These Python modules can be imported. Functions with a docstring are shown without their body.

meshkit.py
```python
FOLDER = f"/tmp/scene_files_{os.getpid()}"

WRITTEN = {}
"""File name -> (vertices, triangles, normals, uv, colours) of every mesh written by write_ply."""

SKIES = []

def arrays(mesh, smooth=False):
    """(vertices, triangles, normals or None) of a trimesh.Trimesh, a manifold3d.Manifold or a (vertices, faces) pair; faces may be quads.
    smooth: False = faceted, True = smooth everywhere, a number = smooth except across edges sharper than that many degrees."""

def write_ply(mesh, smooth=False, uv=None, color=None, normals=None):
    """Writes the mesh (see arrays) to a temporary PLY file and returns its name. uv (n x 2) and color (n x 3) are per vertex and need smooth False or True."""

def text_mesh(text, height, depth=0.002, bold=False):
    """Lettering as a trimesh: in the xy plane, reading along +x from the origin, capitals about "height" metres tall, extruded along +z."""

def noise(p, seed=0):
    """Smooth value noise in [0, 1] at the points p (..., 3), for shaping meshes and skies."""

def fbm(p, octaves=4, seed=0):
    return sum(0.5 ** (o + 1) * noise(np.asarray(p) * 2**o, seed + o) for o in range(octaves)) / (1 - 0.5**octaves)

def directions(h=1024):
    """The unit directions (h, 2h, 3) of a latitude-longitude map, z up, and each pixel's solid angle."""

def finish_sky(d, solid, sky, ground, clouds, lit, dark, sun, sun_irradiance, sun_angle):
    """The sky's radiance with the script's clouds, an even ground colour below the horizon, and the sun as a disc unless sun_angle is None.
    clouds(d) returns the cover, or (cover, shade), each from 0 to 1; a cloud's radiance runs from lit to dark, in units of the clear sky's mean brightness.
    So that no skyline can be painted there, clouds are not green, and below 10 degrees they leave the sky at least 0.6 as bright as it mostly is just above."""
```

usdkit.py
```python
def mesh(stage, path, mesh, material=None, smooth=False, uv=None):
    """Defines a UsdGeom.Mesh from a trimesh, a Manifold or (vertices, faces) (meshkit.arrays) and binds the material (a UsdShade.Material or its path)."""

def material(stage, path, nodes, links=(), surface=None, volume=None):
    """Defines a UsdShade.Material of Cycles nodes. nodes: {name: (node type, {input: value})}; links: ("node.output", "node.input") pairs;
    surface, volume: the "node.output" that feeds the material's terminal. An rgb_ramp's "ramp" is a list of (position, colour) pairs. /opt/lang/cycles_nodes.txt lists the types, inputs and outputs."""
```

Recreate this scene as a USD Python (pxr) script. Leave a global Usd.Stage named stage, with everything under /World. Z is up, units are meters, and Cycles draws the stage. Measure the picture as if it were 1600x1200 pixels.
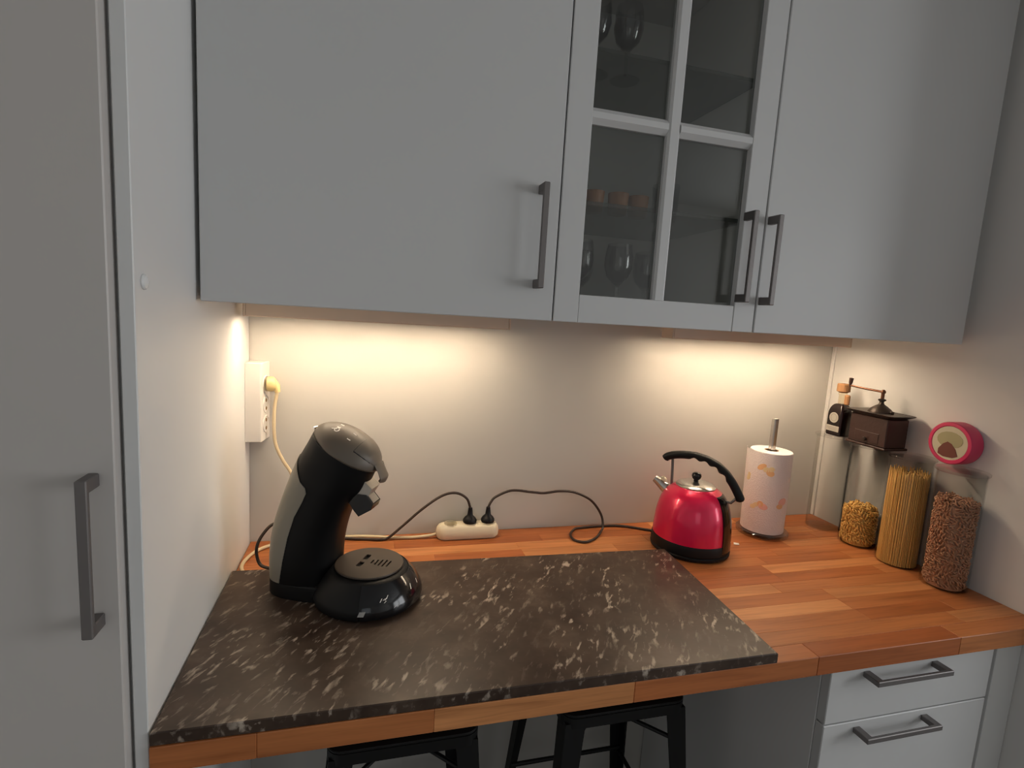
import math, random
import numpy as np
import trimesh, manifold3d as mf
import shapely.geometry as sg
import usdkit, meshkit
from pxr import Usd, UsdGeom, UsdLux, UsdShade, Gf, Sdf

random.seed(7)
RNG = np.random.default_rng(7)
stage = Usd.Stage.CreateInMemory()
UsdGeom.SetStageUpAxis(stage, UsdGeom.Tokens.z)
UsdGeom.SetStageMetersPerUnit(stage, 1.0)
UsdGeom.Xform.Define(stage, '/World')
UsdGeom.Scope.Define(stage, '/World/Looks')

# ------------------------------------------------------------------ camera, light, exposure
EXPOSURE = 1.25
CAM_POS = (0.26253345, -1.35342924, 1.48831697)
CAM_RIGHT = (0.96428884, -0.25794488, 0.0600956)
CAM_DOWN = (0.0235905, -0.14235073, -0.98953512)
CAM_FWD = (0.26380017, 0.95561536, -0.13118217)
FOCAL_PX = 834.9
cam = UsdGeom.Camera.Define(stage, '/World/camera')
mat = Gf.Matrix4d()
mat.SetRow(0, Gf.Vec4d(*CAM_RIGHT, 0))
mat.SetRow(1, Gf.Vec4d(*[-c for c in CAM_DOWN], 0))
mat.SetRow(2, Gf.Vec4d(*[-c for c in CAM_FWD], 0))
mat.SetRow(3, Gf.Vec4d(*CAM_POS, 1))
cam.AddTransformOp().Set(mat)
cam.CreateHorizontalApertureAttr(36.0)
cam.CreateVerticalApertureAttr(27.0)
cam.CreateFocalLengthAttr(FOCAL_PX / 1600 * 36.0)
cam.CreateClippingRangeAttr(Gf.Vec2f(0.02, 50))
cam.GetPrim().CreateAttribute('exposure', Sdf.ValueTypeNames.Float).Set(EXPOSURE)

W = 1.673                      # right wall, a short stub beside the worktop
STUB = -0.71                   # where that stub ends
XR = 3.4                       # far right wall, with the window
WIN_Y0, WIN_Y1, WIN_Z0, WIN_Z1 = -2.85, -1.0, 0.9, 2.2
DAY_COLOR, DAY_POWER = (0.985, 0.975, 1.01), 2.95
LAMP_COLOR, LAMP_POWER = (1.0, 0.785, 0.55), 15.6
SKY_COLOR, SKY_POWER = (0.75, 0.87, 1.0), 0.10

dome = UsdLux.DomeLight.Define(stage, '/World/sky')
dome.CreateColorAttr(Gf.Vec3f(*SKY_COLOR))
dome.CreateIntensityAttr(SKY_POWER)

day = UsdLux.RectLight.Define(stage, '/World/window_daylight')
day.CreateWidthAttr(WIN_Y1 - WIN_Y0)
day.CreateHeightAttr(WIN_Z1 - WIN_Z0)
day.CreateColorAttr(Gf.Vec3f(*DAY_COLOR))
day.CreateIntensityAttr(DAY_POWER)
dm = Gf.Matrix4d()             # local -z looks into the room (towards -x)
dm.SetRow(0, Gf.Vec4d(0, 1, 0, 0))
dm.SetRow(1, Gf.Vec4d(0, 0, 1, 0))
dm.SetRow(2, Gf.Vec4d(1, 0, 0, 0))
dm.SetRow(3, Gf.Vec4d(XR + 0.17, (WIN_Y0 + WIN_Y1) / 2, (WIN_Z0 + WIN_Z1) / 2, 1))
day.AddTransformOp().Set(dm)

# a second, dimmer window in the wall behind the camera
YB = -3.3                      # wall behind the camera
W2_X0, W2_X1, W2_Z0, W2_Z1 = -0.45, 0.55, 1.0, 2.15
DAY2_COLOR, DAY2_POWER = (1.0, 0.93, 0.88), 0.22
day2 = UsdLux.RectLight.Define(stage, '/World/rear_window_daylight')
day2.CreateWidthAttr(W2_X1 - W2_X0)
day2.CreateHeightAttr(W2_Z1 - W2_Z0)
day2.CreateColorAttr(Gf.Vec3f(*DAY2_COLOR))
day2.CreateIntensityAttr(DAY2_POWER)
dm2 = Gf.Matrix4d()            # local -z looks into the room (towards +y)
dm2.SetRow(0, Gf.Vec4d(1, 0, 0, 0))
dm2.SetRow(1, Gf.Vec4d(0, 0, 1, 0))
dm2.SetRow(2, Gf.Vec4d(0, -1, 0, 0))
dm2.SetRow(3, Gf.Vec4d((W2_X0 + W2_X1) / 2, YB - 0.17, (W2_Z0 + W2_Z1) / 2, 1))
day2.AddTransformOp().Set(dm2)

# ------------------------------------------------------------------ materials
M = {}


def prin(name, color, rough=0.5, metallic=0.0, bump=None, **kw):
    nodes = {'p': ('principled_bsdf', {'base_color': color, 'roughness': rough, 'metallic': metallic, **kw})}
    links = []
    if bump:
        scale, dist = bump
        nodes['g'] = ('geometry', {})
        nodes['n'] = ('noise_texture', {'scale': scale, 'detail': 3.0})
        nodes['b'] = ('bump', {'strength': 1.0, 'distance': dist})
        links = [('g.position', 'n.vector'), ('n.fac', 'b.height'), ('b.normal', 'p.normal')]
    M[name] = usdkit.material(stage, '/World/Looks/' + name, nodes, links, surface='p.BSDF')
    return M[name]


prin('white_lacquer', (0.60, 0.60, 0.595), 0.42, bump=(700, 0.00003))
prin('white_panel', (0.70, 0.70, 0.69), 0.45, bump=(700, 0.00003))
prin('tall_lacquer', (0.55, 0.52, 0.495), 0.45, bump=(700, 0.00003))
prin('cabinet_inside', (0.58, 0.57, 0.54), 0.6)
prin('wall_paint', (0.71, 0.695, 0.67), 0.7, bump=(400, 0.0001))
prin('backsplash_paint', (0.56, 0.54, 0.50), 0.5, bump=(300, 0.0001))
prin('ceiling_paint', (0.75, 0.75, 0.74), 0.8)
prin('trim_white', (0.78, 0.77, 0.74), 0.4)
prin('floor_tile', (0.14, 0.13, 0.125), 0.5)
prin('handle_steel', (0.19, 0.175, 0.17), 0.5, 0.6)
prin('steel', (0.62, 0.60, 0.57), 0.25, 1.0)
prin('chrome', (0.8, 0.78, 0.75), 0.12, 1.0)
prin('lamp_housing', (0.66, 0.53, 0.42), 0.4)
prin('matte_black', (0.005, 0.005, 0.0055), 0.48, specular_ior_level=0.3)
prin('gloss_black', (0.006, 0.006, 0.007), 0.12)
prin('machine_side', (0.0035, 0.0036, 0.004), 0.45, specular_ior_level=0.22)
prin('machine_lid', (0.125, 0.102, 0.078), 0.45)
prin('tank_plastic', (0.24, 0.22, 0.18), 0.38)
prin('tray_plastic', (0.05, 0.035, 0.025), 0.5)
prin('seam_dark', (0.01, 0.009, 0.008), 0.7)
prin('print_white', (0.75, 0.72, 0.66), 0.5)
prin('print_grey', (0.35, 0.34, 0.32), 0.5)
prin('spout_metal', (0.45, 0.42, 0.38), 0.3, 0.8)
prin('kettle_red', (0.80, 0.004, 0.075), 0.28, 0.30, coat_weight=0.6, coat_roughness=0.08)
prin('cream_plastic', (0.72, 0.64, 0.47), 0.4)
prin('socket_white', (0.74, 0.70, 0.65), 0.4)
prin('socket_hole', (0.30, 0.19, 0.08), 0.6)
prin('plug_yellow', (0.74, 0.58, 0.27), 0.4)
prin('cable_cream', (0.70, 0.57, 0.36), 0.45)
prin('cable_black', (0.035, 0.022, 0.016), 0.45)
prin('paper_white', (0.80, 0.75, 0.72), 0.9, bump=(260, 0.0012))
prin('print_orange', (0.80, 0.50, 0.25), 0.9)
prin('print_yellow', (0.80, 0.67, 0.38), 0.9)
prin('print_pink', (0.82, 0.48, 0.40), 0.9)
prin('cardboard', (0.30, 0.20, 0.12), 0.9)
prin('mill_wood', (0.036, 0.013, 0.009), 0.45, bump=(120, 0.0004))
prin('mill_metal', (0.055, 0.042, 0.035), 0.42, 0.7)
prin('crank_metal', (0.16, 0.07, 0.04), 0.35, 0.8)
prin('cork', (0.33, 0.165, 0.07), 0.85, bump=(500, 0.0006))
prin('bottle_dark', (0.009, 0.003, 0.003), 0.08)
prin('label_paper', (0.40, 0.37, 0.32), 0.6)
prin('label_ring', (0.27, 0.25, 0.21), 0.6)
prin('tin_pink', (0.62, 0.035, 0.12), 0.35)
prin('tin_face', (0.56, 0.52, 0.38), 0.5)
prin('tin_olive', (0.36, 0.33, 0.18), 0.5)
prin('tin_brown', (0.16, 0.045, 0.03), 0.5)
prin('spaghetti', (0.74, 0.46, 0.14), 0.5)
prin('fusilli', (0.72, 0.42, 0.11), 0.55)
prin('wholegrain', (0.40, 0.20, 0.11), 0.6)
prin('cup_brown', (0.30, 0.13, 0.05), 0.5)
prin('stool_black', (0.006, 0.006, 0.006), 0.5, 0.2)
prin('cap_white', (0.75, 0.75, 0.74), 0.2)


def mix_glass(name, tint, rough=0.02, f0=0.04, gloss=1.0, rim=0.75):
    M[name] = usdkit.material(stage, '/World/Looks/' + name, {
        'w': ('layer_weight', {'blend': 0.5}),
        'pw': ('math', {'math_type': 'power', 'value2': 4.0}),
        'f': ('math', {'math_type': 'multiply_add', 'value2': rim, 'value3': f0}),
        't': ('transparent_bsdf', {'color': tint}),
        'g': ('glossy_bsdf', {'color': (gloss, gloss, gloss), 'roughness': rough}),
        'm': ('mix_closure', {})},
        [('w.facing', 'pw.value1'), ('pw.value', 'f.value1'), ('f.value', 'm.fac'), ('t.BSDF', 'm.closure1'), ('g.BSDF', 'm.closure2')], surface='m.closure')


mix_glass('pane_glass', (0.90, 0.91, 0.90))
mix_glass('jar_plastic', (0.99, 0.988, 0.985), 0.10, 0.012, 0.7, 0.30)
mix_glass('lid_plastic', (0.96, 0.955, 0.95), 0.12, 0.03, 0.8, 0.6)
mix_glass('wine_glass', (0.97, 0.98, 0.98), 0.01, 0.05)
mix_glass('shelf_glass', (0.70, 0.74, 0.72), 0.02, 0.04)
mix_glass('base_glass', (0.86, 0.84, 0.82), 0.08, 0.06)
mix_glass('neck_glass', (0.95, 0.90, 0.80), 0.03, 0.04)

M['lamp_glow'] = usdkit.material(stage, '/World/Looks/lamp_glow', {
    'e': ('emission', {'color': LAMP_COLOR, 'strength': LAMP_POWER})}, surface='e.emission')

# butcher block: every stave its own tone and grain
M['oak_stave'] = usdkit.material(stage, '/World/Looks/oak_stave', {
    'g': ('geometry', {}), 'o': ('object_info', {}),
    'k': ('math', {'math_type': 'multiply', 'value2': 40.0}),
    'c': ('combine_xyz', {}),
    'ad': ('vector_math', {'math_type': 'add'}),
    'mp': ('mapping', {'scale': (5.0, 85.0, 85.0)}),
    'n': ('noise_texture', {'scale': 1.0, 'detail': 5.0, 'roughness': 0.6, 'distortion': 0.6}),
    'mp2': ('mapping', {'scale': (2.5, 14.0, 14.0)}),
    'n2': ('noise_texture', {'scale': 1.0, 'detail': 2.0}),
    'tone': ('rgb_ramp', {'ramp': [(0.0, (0.38, 0.112, 0.033)), (0.25, (0.51, 0.188, 0.062)), (0.5, (0.43, 0.137, 0.041)), (0.75, (0.64, 0.280, 0.107)), (1.0, (0.55, 0.210, 0.072))]}),
    'gr': ('rgb_ramp', {'ramp': [(0.25, (0.66, 0.60, 0.56)), (0.5, (0.95, 0.94, 0.92)), (0.75, (1.12, 1.12, 1.12))]}),
    'gr2': ('rgb_ramp', {'ramp': [(0.3, (0.80, 0.76, 0.72)), (0.7, (1.1, 1.1, 1.1))]}),
    'mx': ('mix_color', {'blend_type': 'multiply', 'fac': 1.0}),
    'mx2': ('mix_color', {'blend_type': 'multiply', 'fac': 1.0}),
    'p': ('principled_bsdf', {'roughness': 0.42, 'specular_ior_level': 0.4})},
    [('o.random', 'k.value1'), ('k.value', 'c.x'), ('k.value', 'c.y'), ('g.position', 'ad.vector1'), ('c.vector', 'ad.vector2'),
     ('ad.vector', 'mp.vector'), ('mp.vector', 'n.vector'), ('ad.vector', 'mp2.vector'), ('mp2.vector', 'n2.vector'),
     ('o.random', 'tone.fac'), ('n.fac', 'gr.fac'), ('n2.fac', 'gr2.fac'), ('tone.color', 'mx.a'), ('gr.color', 'mx.b'),
     ('mx.result', 'mx2.a'), ('gr2.color', 'mx2.b'), ('mx2.result', 'p.base_color')], surface='p.BSDF')

# dark stone with pale flecks
M['dark_marble'] = usdkit.material(stage, '/World/Looks/dark_marble', {
    'g': ('geometry', {}),
    'rt': ('mapping', {'rotation': (0, 0, math.radians(-58)), 'scale': (1, 1, 1)}),
    'sf': ('mapping', {'scale': (30.0, 85.0, 60.0)}),
    'nf': ('noise_texture', {'scale': 1.0, 'detail': 5.0, 'roughness': 0.55, 'distortion': 0.35}),
    'rf': ('rgb_ramp', {'ramp': [(0.545, (0, 0, 0)), (0.665, (1, 1, 1))]}),
    'sm': ('mapping', {'scale': (7.0, 10.0, 8.0)}),
    'nm': ('noise_texture', {'scale': 1.0, 'detail': 3.0, 'roughness': 0.6, 'distortion': 0.8}),
    'rm': ('rgb_ramp', {'ramp': [(0.44, (0.08, 0.08, 0.08)), (0.62, (1, 1, 1))]}),
    'ml': ('math', {'math_type': 'multiply'}),
    'nb': ('noise_texture', {'scale': 14.0, 'detail': 4.0, 'roughness': 0.6}),
    'rb': ('rgb_ramp', {'ramp': [(0.3, (0.036, 0.021, 0.0145)), (0.55, (0.062, 0.040, 0.028)), (0.75, (0.108, 0.076, 0.056))]}),
    'mx': ('mix_color', {'blend_type': 'mix', 'b': (0.44, 0.37, 0.30)}),
    'p': ('principled_bsdf', {'roughness': 0.36, 'specular_ior_level': 0.35})},
    [('g.position', 'rt.vector'), ('rt.vector', 'sf.vector'), ('sf.vector', 'nf.vector'), ('nf.fac', 'rf.fac'),
     ('rt.vector', 'sm.vector'), ('sm.vector', 'nm.vector'), ('nm.fac', 'rm.fac'), ('rf.color', 'ml.value1'), ('rm.color', 'ml.value2'),
     ('g.position', 'nb.vector'), ('nb.fac', 'rb.fac'), ('rb.color', 'mx.a'), ('ml.value', 'mx.fac'), ('mx.result', 'p.base_color')], surface='p.BSDF')

# ------------------------------------------------------------------ scene helpers
USED = {}
ORIGIN = {}


def numbered(base):
    if not stage.GetPrimAtPath(base):
        return base
    k = USED.get(base, 0) + 1
    while stage.GetPrimAtPath('%s_%03d' % (base, k)):
        k += 1
    USED[base] = k
    return '%s_%03d' % (base, k)


def keys(prim, label=None, cat=None, group=None, kind=None):
    for k, v in (('label', label), ('category', cat), ('group', group), ('kind', kind)):
        if v:
            prim.SetCustomDataByKey(k, v)


def thing(name, label, cat, loc=(0, 0, 0), rotz=0.0, group=None, kind=None):
    path = numbered('/World/' + name)
    x = UsdGeom.Xform.Define(stage, path)
    x.AddTranslateOp().Set(Gf.Vec3d(*loc))
    x.AddRotateZOp().Set(float(rotz))
    ORIGIN[path] = np.array(loc, float)
    keys(x.GetPrim(), label, cat, group, kind)
    return path


def part(parent, name, mesh, m, smooth=30, label=None, world=False, kind=None):
    """One Mesh prim under parent. world=True: the mesh is in world coordinates, the thing is not turned."""
    path = numbered(parent + '/' + name)
    if isinstance(mesh, (list,)):
        mesh = join(mesh)
    if world:
        root = '/World/' + parent.split('/')[2]
        mesh = tm(mesh).copy()
        mesh.apply_translation(-ORIGIN[root])
    usdkit.mesh(stage, path, mesh, M[m], smooth=smooth)
    keys(stage.GetPrimAtPath(path), label, None, None, kind)
    return path


def solo(name, mesh, m, label, cat, group=None, smooth=30, kind=None):
    """A thing that is one mesh."""
    if isinstance(mesh, list):
        mesh = join(mesh)
    path = numbered('/World/' + name)
    usdkit.mesh(stage, path, mesh, M[m], smooth=smooth)
    keys(stage.GetPrimAtPath(path), label, cat, group, kind)
    return path


def struct(name, mesh, m, smooth=False):
    if isinstance(mesh, list):
        mesh = join(mesh)
    path = '/World/' + name
    usdkit.mesh(stage, path, mesh, M[m], smooth=smooth)
    keys(stage.GetPrimAtPath(path), None, None, None, 'structure')
    return path


def dup(src, loc, rotz, label, group=None):
    name = src.split('/')[2]
    path = numbered('/World/' + name)
    x = UsdGeom.Xform.Define(stage, path)
    x.GetPrim().GetReferences().AddInternalReference(src)
    x.ClearXformOpOrder()
    for a in ('xformOp:translate', 'xformOp:rotateZ'):
        pass
    UsdGeom.Xformable(x).SetXformOpOrder([])
    x.GetPrim().GetAttribute('xformOp:translate').Set(Gf.Vec3d(*loc))
    x.GetPrim().GetAttribute('xformOp:rotateZ').Set(float(rotz))
    x.GetPrim().GetAttribute('xformOpOrder').Set(['xformOp:translate', 'xformOp:rotateZ'])
    x.GetPrim().SetInstanceable(True)
    was = stage.GetPrimAtPath(src).GetCustomData()
    keys(x.GetPrim(), label, was.get('category'), group or was.get('group'))
    return path


# ------------------------------------------------------------------ mesh helpers
def tm(m):
    if isinstance(m, trimesh.Trimesh):
        return m
    if hasattr(m, 'to_mesh'):
        k = m.to_mesh()
        return trimesh.Trimesh(np.array(k.vert_properties[:, :3], float), np.array(k.tri_verts), process=False)
    v, f = m
    return trimesh.Trimesh(np.asarray(v, float), np.asarray(f), process=False)


def join(ms):
    return trimesh.util.concatenate([tm(m) for m in ms])


def mani(m):
    m = tm(m)
    return mf.Manifold(mf.Mesh(np.asarray(m.vertices, np.float32), np.asarray(m.faces, np.uint32)))


def rbox(x0, x1, y0, y1, z0, z1, r=0.001):
    """Box with chamfered edges."""
    r = min(r, (x1 - x0) * .45, (y1 - y0) * .45, (z1 - z0) * .45)
    p = []
    for sx in (0, 1):
        for sy in (0, 1):
            for sz in (0, 1):
                X, Y, Z = (x0, x1)[sx], (y0, y1)[sy], (z0, z1)[sz]
                dx, dy, dz = (r, -r)[sx], (r, -r)[sy], (r, -r)[sz]
                p += [(X, Y + dy, Z + dz), (X + dx, Y, Z + dz), (X + dx, Y + dy, Z)]
    return mf.Manifold.hull_points(np.array(p))


def box(x0, x1, y0, y1, z0, z1):
    return mf.Manifold.cube((x1 - x0, y1 - y0, z1 - z0)).translate((x0, y0, z0))


def rev(profile, seg=64, deg=360.0, start=0.0):
    """Revolve a closed (r, z) outline about z."""
    p = np.array(profile, float)
    a = np.sum(p[:, 0] * np.roll(p[:, 1], -1) - np.roll(p[:, 0], -1) * p[:, 1])
    if a < 0:
        p = p[::-1]
    return mf.CrossSection([p]).revolve(seg, deg).rotate((0, 0, start))


def smooth_curve(pts, n=8, closed=False):
    """Catmull-Rom through the points."""
    p = np.array(pts, float)
    q = np.vstack([2 * p[0] - p[1], p, 2 * p[-1] - p[-2]])
    out = []
    for i in range(1, len(q) - 2):
        for t in np.linspace(0, 1, n, endpoint=False):
            a, b, c, d = q[i - 1], q[i], q[i + 1], q[i + 2]
            out.append(0.5 * ((2 * b) + (-a + c) * t + (2 * a - 5 * b + 4 * c - d) * t * t + (-a + 3 * b - 3 * c + d) * t ** 3))
    out.append(p[-1])
    return np.array(out)


def on_top(p, r):
    p[:, 2] = np.maximum(p[:, 2], .9 + r + .0006)
    return p


def tube(pts, r, sides=10, cap=True):
    p = np.asarray(pts, float)
    n = len(p)
    r = np.broadcast_to(r, (n,))
    t = np.gradient(p, axis=0)
    t /= np.linalg.norm(t, axis=1, keepdims=True) + 1e-12
    a = np.cross(t[0], (0, 0, 1.0)) if abs(t[0][2]) < .9 else np.cross(t[0], (1.0, 0, 0))
    V = []
    ang = np.arange(sides) * 2 * np.pi / sides
    for i in range(n):
        a = a - t[i] * (a @ t[i])
        a /= np.linalg.norm(a) + 1e-12
        b = np.cross(t[i], a)
        V.append(p[i] + r[i] * (np.cos(ang)[:, None] * a + np.sin(ang)[:, None] * b))
    V = np.vstack(V)
    F = []
    for i in range(n - 1):
        for j in range(sides):
            k = (j + 1) % sides
            A, B, C, D = i * sides + j, i * sides + k, (i + 1) * sides + k, (i + 1) * sides + j
            F += [(A, B, C), (A, C, D)]
    if cap:
        V = np.vstack([V, p[:1], p[-1:]])
        for j in range(sides):
            k = (j + 1) % sides
            F += [(n * sides, k, j), (n * sides + 1, (n - 1) * sides + j, (n - 1) * sides + k)]
    return trimesh.Trimesh(V, F, process=False)


def loft(rings):
    """Closed skin through rings of the same point count, capped at both ends."""
    R = [np.asarray(r, float) for r in rings]
    n, k = len(R), len(R[0])
    V = np.vstack(R + [R[0].mean(0)[None], R[-1].mean(0)[None]])
    F = []
    for i in range(n - 1):
        for j in range(k):
            q = (j + 1) % k
            A, B, C, D = i * k + j, i * k + q, (i + 1) * k + q, (i + 1) * k + j
            F += [(A, B, C), (A, C, D)]
    for j in range(k):
        q = (j + 1) % k
        F += [(n * k, q, j), (n * k + 1, (n - 1) * k + j, (n - 1) * k + q)]
    return trimesh.Trimesh(V, F, process=False)


def prism(poly, z0, z1, ch=0.0):
    """Extruded 2D outline, with its top and bottom edges chamfered by ch."""
    cs = mf.CrossSection([np.array(poly, float)])
    if cs.area() <= 0:
        cs = mf.CrossSection([np.array(poly, float)[::-1]])
    if ch <= 0:
        return mf.Manifold.extrude(cs, z1 - z0).translate((0, 0, z0))
    P = np.array(poly, float)
    I = np.array(cs.offset(-ch, mf.JoinType.Miter).to_polygons()[0])
    pts = [(*q, z) for q in P for z in (z0 + ch, z1 - ch)] + [(*q, z) for q in I for z in (z0, z1)]
    return mf.Manifold.hull_points(np.array(pts))


def rrect(w, h, r, n=6):
    """Rounded rectangle outline centred on the origin."""
    out = []
    for cx, cy, a0 in ((w / 2 - r, h / 2 - r, 0), (-w / 2 + r, h / 2 - r, 90), (-w / 2 + r, -h / 2 + r, 180), (w / 2 - r, -h / 2 + r, 270)):
        for a in np.radians(np.linspace(a0, a0 + 90, n)):
            out.append((cx + r * math.cos(a), cy + r * math.sin(a)))
    return np.array(out)


def place(m, frm, origin):
    """Move a mesh whose local x, y, z axes become the rows of frm, to origin."""
    m = tm(m).copy()
    m.vertices = m.vertices @ np.array(frm, float) + np.array(origin, float)
    if np.linalg.det(np.array(frm, float)) < 0:
        m.faces = m.faces[:, ::-1]
    return m


# ------------------------------------------------------------------ the setting
ZC, XL = 2.42, -0.62
struct('floor', box(XL - .1, XR + .3, YB - .12, .1, -.06, 0), 'floor_tile')
struct('ceiling', box(XL - .1, XR + .3, YB - .12, .1, ZC, ZC + .06), 'ceiling_paint')
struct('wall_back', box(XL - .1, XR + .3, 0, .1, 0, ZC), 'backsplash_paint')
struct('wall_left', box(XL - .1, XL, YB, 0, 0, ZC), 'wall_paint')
struct('wall_front', box(XL - .1, XR + .3, YB - .12, YB, 0, ZC) - box(W2_X0, W2_X1, YB - .3, YB + .1, W2_Z0, W2_Z1), 'wall_paint')
struct('wall_right', rbox(W, W + .12, STUB, -.0002, 0, ZC - .0002, .002), 'wall_paint')
wr = box(XR, XR + .14, YB, 0, 0, ZC) - box(XR - .1, XR + .3, WIN_Y0, WIN_Y1, WIN_Z0, WIN_Z1)
struct('wall_right_far', wr, 'wall_paint')
struct('trim_1', rbox(W - .0065, W - .0005, -.012, -.0003, .901, 1.475, .001), 'trim_white')
wf = 0.05
wframe = box(XR + .02, XR + .10, WIN_Y0 + .0005, WIN_Y1 - .0005, WIN_Z0 + .0005, WIN_Z1 - .0005)
ym = (WIN_Y0 + WIN_Y1) / 2
for ya, yb in ((WIN_Y0 + wf, ym - wf / 2), (ym + wf / 2, WIN_Y1 - wf)):
    wframe = wframe - box(XR - .1, XR + .3, ya, yb, WIN_Z0 + wf, WIN_Z1 - wf)
win = struct('window_1', wframe, 'trim_white')
for ya, yb in ((WIN_Y0 + wf, ym - wf / 2), (ym + wf / 2, WIN_Y1 - wf)):
    part(win, 'window_pane', box(XR + .06, XR + .066, ya, yb, WIN_Z0 + wf, WIN_Z1 - wf), 'pane_glass', smooth=False)
part(win, 'window_sill', rbox(XR - .10, XR - .0005, WIN_Y0 - .06, WIN_Y1 + .06, WIN_Z0 - .035, WIN_Z0 - .003, .003), 'trim_white')

w2 = box(W2_X0 + .0005, W2_X1 - .0005, YB - .09, YB - .02, W2_Z0 + .0005, W2_Z1 - .0005) - box(W2_X0 + wf, W2_X1 - wf, YB - .3, YB + .1, W2_Z0 + wf, W2_Z1 - wf)
win2 = struct('window_2', w2, 'trim_white')
part(win2, 'window_pane', box(W2_X0 + wf, W2_X1 - wf, YB - .06, YB - .054, W2_Z0 + wf, W2_Z1 - wf), 'pane_glass', smooth=False)

# ------------------------------------------------------------------ cupboards
def bar_handle_v(x, y, z0, z1, out=0.034, w=0.011, side=1):
    """Vertical bar pull on a face whose front is at y: two square posts and a flat bar."""
    t = 0.007
    return [rbox(x - w / 2, x + w / 2, y - out, y - out + t, z0, z1, .0012),
            rbox(x - w / 2, x + w / 2, y - out + t * .6, y, z0, z0 + .016, .0012),
            rbox(x - w / 2, x + w / 2, y - out + t * .6, y, z1 - .016, z1, .0012)]


def bar_handle_h(x0, x1, y, z, out=0.034, w=0.011):
    t = 0.007
    return [rbox(x0, x1, y - out, y - out + t, z - w / 2, z + w / 2, .0012),
            rbox(x0, x0 + .016, y - out + t * .6, y, z - w / 2, z + w / 2, .0012),
            rbox(x1 - .016, x1, y - out + t * .6, y, z - w / 2, z + w / 2, .0012)]


# tall cupboard on the left; its side panel faces the worktop
tc = thing('tall_cabinet', 'tall off-white cupboard at the left edge with a long vertical bar handle', 'cupboard', (-.3, -.3, 0))
part(tc, 'body', rbox(XL + .003, -.0175, -.62, -.003, .08, 2.3), 'white_panel', world=True)
part(tc, 'side_panel', rbox(-.0165, 0, -.63, -.003, 0, 2.3, .0012), 'white_panel', world=True)
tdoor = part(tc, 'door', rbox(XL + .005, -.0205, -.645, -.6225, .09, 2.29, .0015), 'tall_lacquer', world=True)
part(tdoor, 'handle', bar_handle_v(-.042, -.645, 1.083, 1.274, .032, .012), 'handle_steel', world=True, label='grey steel bar handle')
part(tc, 'plinth', rbox(XL + .005, -.02, -.58, -.56, 0, .085), 'white_panel', world=True)
capp = rev([(0, 0), (.0095, 0), (.0095, .0015), (.008, .0035), (.004, .005), (0, .0055)], 32)
part(tc, 'cover_cap', place(capp, [(0, 1, 0), (0, 0, 1), (1, 0, 0)], (0.0002, -.603, 1.499)), 'cap_white', world=True, label='small glossy white round cover cap')

ZB, ZT, YD = 1.4780, 2.26, -.400      # wall cupboards: door bottom, top, door front
KX0, KX1, KX2, KX3, KX4, KX5 = 0.0068, 0.5956, 0.5979, 1.0384, 1.0417, 1.6305
def wall_body(x0, x1):
    return [rbox(x0, x1, YD + .024, -.002, ZB + .006, ZT, .0008)]


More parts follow.
